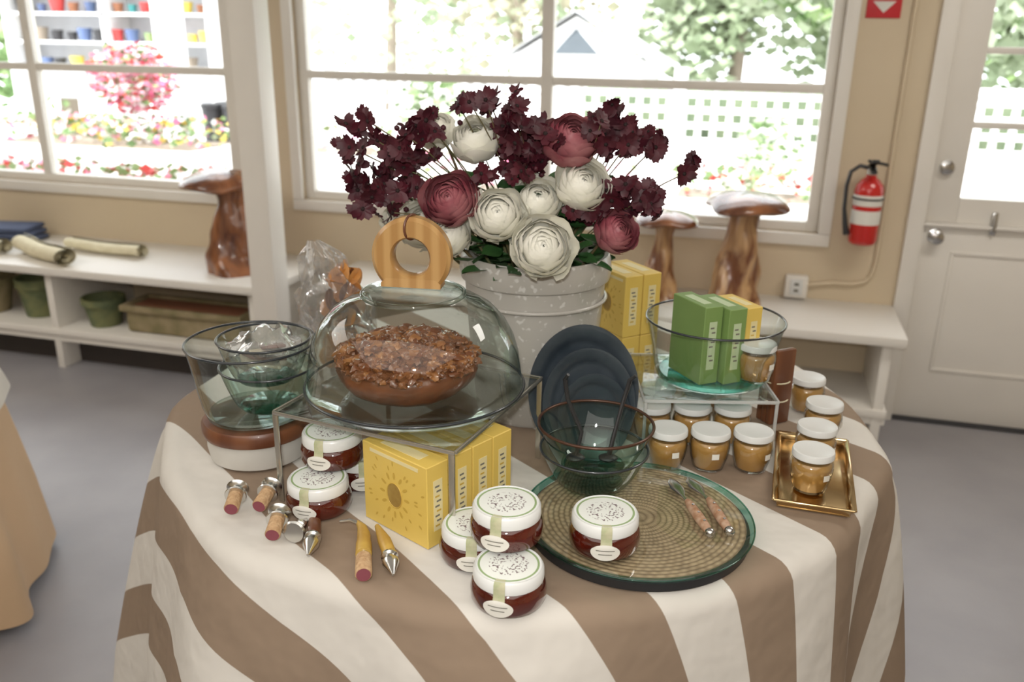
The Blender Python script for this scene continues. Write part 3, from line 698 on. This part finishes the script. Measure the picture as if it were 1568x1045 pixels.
riser('acrylic_display_riser',.372,1.625,.25,.25,.112,0,m_acr,m_acre,.006,.006,.006)
Z2=TZ+.112
b=B(); RB=(.392,1.615)
b.lathe([(0,.002),(.095,.002),(.105,.008),(.112,.03),(.119,.07),(.127,.105),(.132,.124)],m_glass,n=80); b.lathe([(0,.004),(.093,.004),(.103,.010),(.1,.016),(0,.013)],m_teal_g,n=60)
b.torus(.132,.0022,m_rim,Tr(0,0,.124),n=80); b.fin('glass_salad_bowl',T(RB[0],RB[1],Z2),TH)
def carton(r,f,z,ang,w=.147,d=.045,h=.139,cm=None,pm=None,lm=None,window=True,name='soap_carton',tilt=0,ty=0):
    cm=cm or m_by; pm=pm or m_byp; lm=lm or m_byl
    b=B(); b.box(w,d,h,cm,Tr(0,0,h/2),.0012,1)
    y=-d/2-.0004
    if window:
        cx,cz=0,h*.48
        E=Rx(R(90))@Matrix.Diagonal((1,1.25,1,1))
        b.lathe([(0,.0),(.0165,0)],m_hole,Tr(cx,y-.0002,cz)@E,n=28)
        b.torus(.017,.0009,m_byp,Tr(cx,y,cz)@E,n=28,k=6)
        for k in range(12):
            a=k*math.pi/6; rr=.028
            b.lathe([(0,0),(.0048,0)],pm,Tr(cx+rr*math.cos(a),y,cz+rr*1.2*math.sin(a))@Rx(R(90))@Rz(a)@Matrix.Diagonal((1.3,.55,1,1)),n=10)
        for k in range(26):
            a=k*2.4; rr=.041+.008*(k%3)
            x_=cx+rr*1.2*math.cos(a); z_=cz+rr*1.1*math.sin(a)
            if abs(x_)<w/2-.006 and .006<z_<h-.018: b.lathe([(0,0),(.0035,0)],pm,Tr(x_,y,z_)@Rx(R(90))@Rz(a)@Matrix.Diagonal((1.2,.5,1,1)),n=8)
        b.box(.11,.0006,.006,lm,Tr(0,y,h-.010))
    for s in(-1,1):
        b.box(.0006,d*.42,h*.62,lm,Tr(s*(w/2+.0002),0,h*.5))
        for k in range(9): b.box(.0004,d*.2,.003,m_ink if k%3 else pm,Tr(s*(w/2+.0006),(k%2-.5)*.003,h*(.25+.06*k)))
    b.box(w*.6,d*.45,.0006,lm,Tr(0,0,h+.0002))
    return b.fin(name,T(r,f,z),0,30,rot=(R(tilt),R(ty),TH+ang))
A0=math.atan2(-.654,.756); td=(.654,.756)
for k in range(4):
    g=.047*k+(.006 if k else 0)
    carton((-.235-.124)/2+td[0]*(.0225+g),(1.258+1.162)/2+td[1]*(.0225+g),TZ,A0)
for k,(r,f) in enumerate([(.226,1.845),(.268,1.868)]):
    carton(r,f,TZ,R(-62),h=.135,w=.13); carton(r,f,TZ+.136,R(-62),h=.135,w=.13)
zb=Z2+.017
carton(.350,1.588,zb,R(-66),w=.105,d=.04,h=.152,cm=m_bg,pm=m_bgl,lm=m_bgl,window=False,name='green_soap_carton')
carton(.396,1.592,zb,R(-66),w=.105,d=.04,h=.147,cm=m_bg,pm=m_bgl,lm=m_bgl,window=False,name='green_soap_carton')
carton(.438,1.622,zb,R(-66),w=.095,d=.035,h=.140,window=False)
cream_jar(.463,1.560,zb+.001,.2)
b=B()
for k in range(3): b.box(.05,.014,.16-.01*k,m_walnut,Tr(0,.015*k-.015,.08-.005*k)@Rz(R(2*k)),.003)
for z in(.05,.09): b.tube([(.030*math.cos(t)*.95,.027*math.sin(t),z) for t in [i*math.pi/8 for i in range(16)]],.0015,m_cream,closed=True,n=5)
b.fin('walnut_coaster_bundle',T(.541,1.668),TH+R(25))
b=B(); sx,sy=.118,.27
b.box(sx,sy,.003,m_gold,Tr(0,0,.003),.001)
for s in(-1,1):
    b.box(.010,sy+.012,.004,m_gold,Tr(s*(sx/2+.004),0,.016)@Ry(R(-s*20)),.0015); b.box(sx+.012,.010,.004,m_gold,Tr(0,s*(sy/2+.004),.016)@Rx(R(s*20)),.0015)
    b.box(.003,sy,.014,m_gold,Tr(s*(sx/2-.001),0,.009)@Ry(R(s*15)),.001); b.box(sx,.003,.014,m_gold,Tr(0,s*(sy/2-.001),.009)@Rx(R(-s*15)),.001)
b.fin('gilt_rectangular_tray',T(.546,1.420),TH+R(-17))
# ------------------------------------------------------------------ bottle stoppers
def stopper(name,r,f,ang,kind):
    b=B()
    if kind==0:
        X=Tr(0,0,.0195)@Ry(R(90-8))
        b.lathe([(0,0),(.0105,0),(.012,.002),(.0115,.034),(0,.034)],m_cork,X,n=24); b.lathe([(0,-.0004),(.0103,-.0004)],m_wine,X,n=24)
        b.lathe([(0,.034),(.017,.034),(.018,.036),(.017,.038),(.006,.040),(.005,.048),(.015,.051),(.0185,.055),(.014,.060),(0,.061)],m_chrome,X,n=28)
    elif kind==1:
        X=Tr(0,0,.0125)@Ry(R(90))
        b.lathe([(0,0),(.011,0),(.0125,.002),(.012,.044),(0,.044)],m_cork,X,n=24); b.lathe([(0,-.0004),(.0105,-.0004)],m_wine,X,n=24)
        b.lathe([(0,.052),(.012,.052),(.0125,.054),(.012,.082),(0,.084)],m_horn,X,n=24)
        b.lathe([(0,.044),(.0085,.044),(.0085,.052),(0,.052)],m_chrome,X,n=20)
        b.tube([(.082,0,.013),(.105,0,.013),(.125,.003,.015),(.140,.010,.017)],[.011,.0105,.0075,.003],m_horn,n=12)
        b.tube([(.135,.008,.017),(.145,.022,.018),(.143,.038,.018)],[.003,.0028,.002],m_chrome,n=8)
    elif kind==4:
        X=Tr(0,0,.018)@Ry(R(90+6))
        b.lathe([(0,0),(.016,0),(.0185,.003),(.016,.008),(.006,.011),(.005,.020),(.009,.024),(.0095,.030),(.006,.040),(.002,.052),(0,.053)],m_chrome,X,n=28)
    else:
        X=Tr(0,0,.014)@Ry(R(90))
        b.lathe([(0,0),(.002,.001),(.006,.012),(.010,.024),(.0125,.030),(.0125,.034),(.009,.036),(.0095,.044),(.013,.046),(.013,.050),(.006,.053),(0,.053)],m_chrome,X,n=28)
        mm=m_horn if kind==3 else m_walnut
        e=.135 if kind==3 else .100
        b.tube([(.05,0,.013),(.065,0,.014),(.09,.003,.015),(e,.010,.016)],[.008,.0105,.0105,.004],mm,n=12)
    return b.fin(name,T(r,f,TZ+.0008),TH+ang)
stopper('cork_bottle_stopper',-.448,1.240,R(95),0)
stopper('cork_bottle_stopper',-.406,1.250,R(82),0)
stopper('cork_bottle_stopper',-.362,1.165,R(92),0)
stopper('metal_bottle_stopper',-.332,1.175,R(80),4)
stopper('metal_bottle_stopper',-.298,1.120,R(94),2)
stopper('cork_bottle_stopper',-.208,1.075,R(99),1)
stopper('metal_bottle_stopper',-.165,1.073,R(104),3)

# ------------------------------------------------------------------ garden outside
b=B(); b.bx(-14,9,YW+.2,34,-.25,-.1,m_pave); b.fin('garden_paving')
def mass(name,loc,rad,n,size,mats,seed):
    b=B(); rnd=random.Random(seed)
    for i in range(n):
        d=Vector((rnd.gauss(0,1),rnd.gauss(0,1),rnd.gauss(0,1))).normalized(); k=rnd.random()**.4
        c=Vector((d.x*rad[0]*k,d.y*rad[1]*k,d.z*rad[2]*k))
        q=Vector((rnd.gauss(0,1),rnd.gauss(0,1),rnd.gauss(0,1))).normalized().to_track_quat('Z','Y').to_matrix().to_4x4()
        s=size*rnd.uniform(.6,1.3)
        b.add([(-s,0,0),(0,-s*.6,s*.15),(s,0,0),(0,s*.6,s*.15)],[[0,1,2,3]],rnd.choice(mats),Matrix.Translation(c)@q)
    return b.fin(name,loc,0,179)
def planter(loc,w,d,h,ms,seed,pm=m_ext,n=380,fh=.22):
    b=B(); b.box(w,d,h,pm,Tr(0,0,h/2),.02); b.box(w-.08,d-.08,.02,m_bark,Tr(0,0,h),.002)
    rnd=random.Random(seed)
    for i in range(n):
        c=Vector((rnd.uniform(-w/2,w/2),rnd.uniform(-d/2,d/2),h+rnd.random()**.7*fh))
        q=Vector((rnd.gauss(0,1),rnd.gauss(0,1),rnd.gauss(0,1))).normalized().to_track_quat('Z','Y').to_matrix().to_4x4(); s=rnd.uniform(.025,.05)
        b.add([(-s,0,0),(0,-s*.7,0),(s,0,0),(0,s*.7,0)],[[0,1,2,3]],rnd.choice(ms),Matrix.Translation(c)@q)
    b.fin('flower_planter',loc,0,30)
g=-.1
planter((-1.6,6.3,g),1.6,.5,.7,[m_leaf,m_ext,m_ext,m_pink,m_ext],1,n=300)
planter((.0,6.9,g),1.2,.5,.65,[m_leaf,m_leaf2,m_ext,m_red],2,n=300)
planter((-3.2,7.2,g),1.4,.6,.8,[m_leaf,m_pink,m_ext,m_ext],3,n=300)
planter((-5.4,6.6,g),2.0,.7,.85,[m_leaf,m_leaf,m_leaf2,m_ext,m_yel,m_pink],4,n=600)
planter((-4.9,5.5,g),2.4,.5,.55,[m_leaf,m_leaf,m_red,m_pink,m_ext],5,n=700,fh=.3)
planter((2.6,6.3,g),1.6,.6,.8,[m_leaf2,m_leaf,m_pink,m_ext],6,n=500)
mass('pink_hydrangea_bush',(-5.15,6.6,1.30),(.42,.3,.30),1300,.035,[m_pink,m_pink,m_leaf,m_ext,m_red],11)
mass('garden_shrub',(-6.75,5.6,.8),(.5,.4,.85),1200,.05,[m_hedge,m_leaf],12)
mass('garden_shrub',(-3.05,8.2,1.0),(.35,.3,.35),500,.05,[m_leaf2,m_ext,m_leaf],13)
mass('garden_shrub',(.1,8.2,.75),(.3,.3,.3),500,.04,[m_leaf2,m_ext,m_leaf],14)
mass('garden_shrub',(2.5,7.5,1.0),(.4,.3,.4),700,.05,[m_leaf2,m_leaf,m_pink],15)
b=B()
for z in (1.25,1.55,1.85,2.15): b.bx(-8.3,-5.7,8.6,9.0,z-.03,z,m_ext)
for x in (-8.3,-7.0,-5.7): b.bx(x-.03,x+.03,8.6,9.0,g,2.4,m_ext)
b.bx(-8.3,-5.7,9.0,9.03,.9,2.3,m_roof)
rnd=random.Random(4)
for z in (1.25,1.55,1.85):
    x=-8.15
    while x<-5.8:
        r_=rnd.uniform(.05,.09); b.lathe([(0,0),(r_*.7,0),(r_,r_*1.7),(0,r_*1.7)],rnd.choice([m_teal,m_blue,m_terra,m_yel,m_blackp,m_red,m_ext,m_leaf,m_bark]),Tr(x,8.75,z),n=12); x+=r_*2+rnd.uniform(.03,.12)
b.fin('garden_pot_shelving')
b=B()
for i in range(9): 
    x=-.5+(i%5)*.24; y=-.1+(i//5)*.25
    b.lathe([(0,0),(.07,0),(.1,.75),(.11,.76),(.11,.80),(0,.80)],m_blackp,Tr(x,y,.3),n=14)
b.box(1.3,.6,.3,m_ext,Tr(0,0,.15),.01)
b.fin('black_nursery_pots',(-4.75,7.95,g))
b=B()
for x in (-5.75,-8.9): b.bx(x-.12,x+.12,7.9,8.1,g,3.2,m_ext,.01)
b.bx(-9.2,-4.9,7.9,8.1,2.9,3.2,m_ext,.01); b.fin('garden_pergola')
b=B(); yf=9.2
x=-4.5
while x<3.0: b.bx(x-.03,x+.03,yf,yf+.03,.66,1.22,m_ext); x+=.15
z=.70
while z<1.22: b.bx(-4.5,3.0,yf-.02,yf,z-.03,z+.03,m_ext); z+=.15
b.bx(-4.6,3.1,yf-.04,yf+.05,1.2,1.28,m_ext); b.bx(-4.6,3.1,yf-.02,yf+.04,g,.66,m_ext)
for x in(-4.6,-2.7,-.8,1.1,3.1): b.bx(x-.06,x+.06,yf-.06,yf+.06,g,1.4,m_ext)
b.fin('lattice_fence')
b=B()
b.bx(-1.9,4.5,9.7,10.4,g,1.18,m_hedge,.1)
b.fin('clipped_hedge')
b=B()
hx,hy=-2.75,13.5
b.bx(hx-1.0,hx+1.0,hy,hy+2,g,1.35,m_ext)
b.add([(hx-1.0,hy,1.35),(hx+1.0,hy,1.35),(hx,hy,1.95)],[[0,1,2]],m_ext)
b.add([(hx-1.3,hy-.2,1.25),(hx,hy-.2,2.02),(hx,hy+2.2,2.02),(hx-1.3,hy+2.2,1.25)],[[0,1,2,3]],m_roof); b.add([(hx+1.3,hy-.2,1.25),(hx,hy-.2,2.02),(hx,hy+2.2,2.02),(hx+1.3,hy+2.2,1.25)],[[0,1,2,3]],m_roof)
b.add([(hx-.35,hy-.02,1.42),(hx+.35,hy-.02,1.42),(hx,hy-.02,1.78)],[[0,1,2]],m_gable)
b.fin('garden_house')
def tree(loc,h,r,mats,seed,n=2600,sz=1):
    b=B(); b.tube([(0,0,.01),(.1,0,h*.4),(0,.1,h*.8)],[.16,.12,.05],m_bark,n=8); rnd=random.Random(seed)
    cl=[(rnd.uniform(-.7,.7)*r,rnd.uniform(-.6,.6)*r,h*.25+rnd.random()*h*.7,rnd.uniform(.4,.65)*r) for _ in range(11)]
    for i in range(n):
        cx,cy,cz,cr=rnd.choice(cl); d=Vector((rnd.gauss(0,1),rnd.gauss(0,1),rnd.gauss(0,1))).normalized()*cr*rnd.random()**.4
        q=Vector((rnd.gauss(0,1),rnd.gauss(0,1),rnd.gauss(0,1))).normalized().to_track_quat('Z','Y').to_matrix().to_4x4(); s=rnd.uniform(.08,.2)*sz
        if cz+d.z<.4: continue
        b.add([(-s,0,0),(0,-s*.7,0),(s,0,0),(0,s*.7,0)],[[0,1,2,3]],rnd.choice(mats),Matrix.Translation(Vector((cx,cy,cz))+d)@q)
    b.fin('garden_tree',loc,0,179)
tree((-.6,18,g),6,2.4,[m_leaf2],1,5000); tree((2.0,17,g),6,2.6,[m_leaf2,m_leaf],2,5000); tree((-5.2,19,g),6,2.4,[m_leaf3,m_leaf3,m_leaf2],3,2400); tree((5.5,16,g),6,2.8,[m_leaf2,m_leaf],4); tree((-8.5,20,g),6,2.6,[m_leaf2],5,1200); tree((3.6,11.5,g),3.5,1.2,[m_leaf2],6,1500)
tree((-11.5,13,g),5,2,[m_leaf],7,1500)

# ------------------------------------------------------------------ light
w=bpy.data.worlds.new('sky'); bpy.context.scene.world=w; w.use_nodes=True
bg=w.node_tree.nodes['Background']; bg.inputs[0].default_value=(.95,.97,1,1); bg.inputs[1].default_value=4.3
def light(name,kind,loc,rot,energy,size=1,sy=None,col=(1,1,1)):
    l=bpy.data.lights.new(name,kind); l.energy=energy; l.color=col
    if kind=='AREA':
        l.size=size
        if sy: l.shape='RECTANGLE'; l.size_y=sy
    elif kind=='SUN': l.angle=R(1)
    o=bpy.data.objects.new(name,l); o.location=loc; o.rotation_euler=rot; bpy.context.scene.collection.objects.link(o); return o
light('sun','SUN',(0,0,8),(R(38),0,R(-25)),8,col=(1,.97,.92))
light('ceiling_fill_light','AREA',(-.3,-.9,2.72),(0,0,0),66,4.2,3.0,(1,.95,.87))  # unseen area lights added under the ceiling as interior fill, no fixtures modelled
light('ceiling_fill_light','AREA',(1.2,2.6,2.72),(0,0,0),22,1.2,.5,(1,.95,.87))
light('ceiling_fill_light','AREA',(-3.8,1.6,2.72),(0,0,0),44,2.2,1.6,(1,.95,.87))
light('camera_flash','AREA',(.0,-.06,1.83),(R(68),0,TH),12,.07,.04,(1,.98,.94))
# ------------------------------------------------------------------ camera
cd=bpy.data.cameras.new('camera'); cam=bpy.data.objects.new('camera',cd); bpy.context.scene.collection.objects.link(cam)
cam.location=(0,0,1.7)
cam.rotation_mode='XYZ'
cam.rotation_euler=(Matrix.Rotation(TH,3,'Z')@Matrix.Rotation(R(90-19.35),3,'X')@Matrix.Rotation(R(.84),3,'Z')).to_euler()
cd.sensor_width=36; cd.lens=30.85; cd.clip_start=.02
cd.dof.use_dof=True; cd.dof.focus_distance=1.38; cd.dof.aperture_fstop=3.8
bpy.context.scene.camera=cam
bpy.context.scene.view_settings.view_transform='Standard'
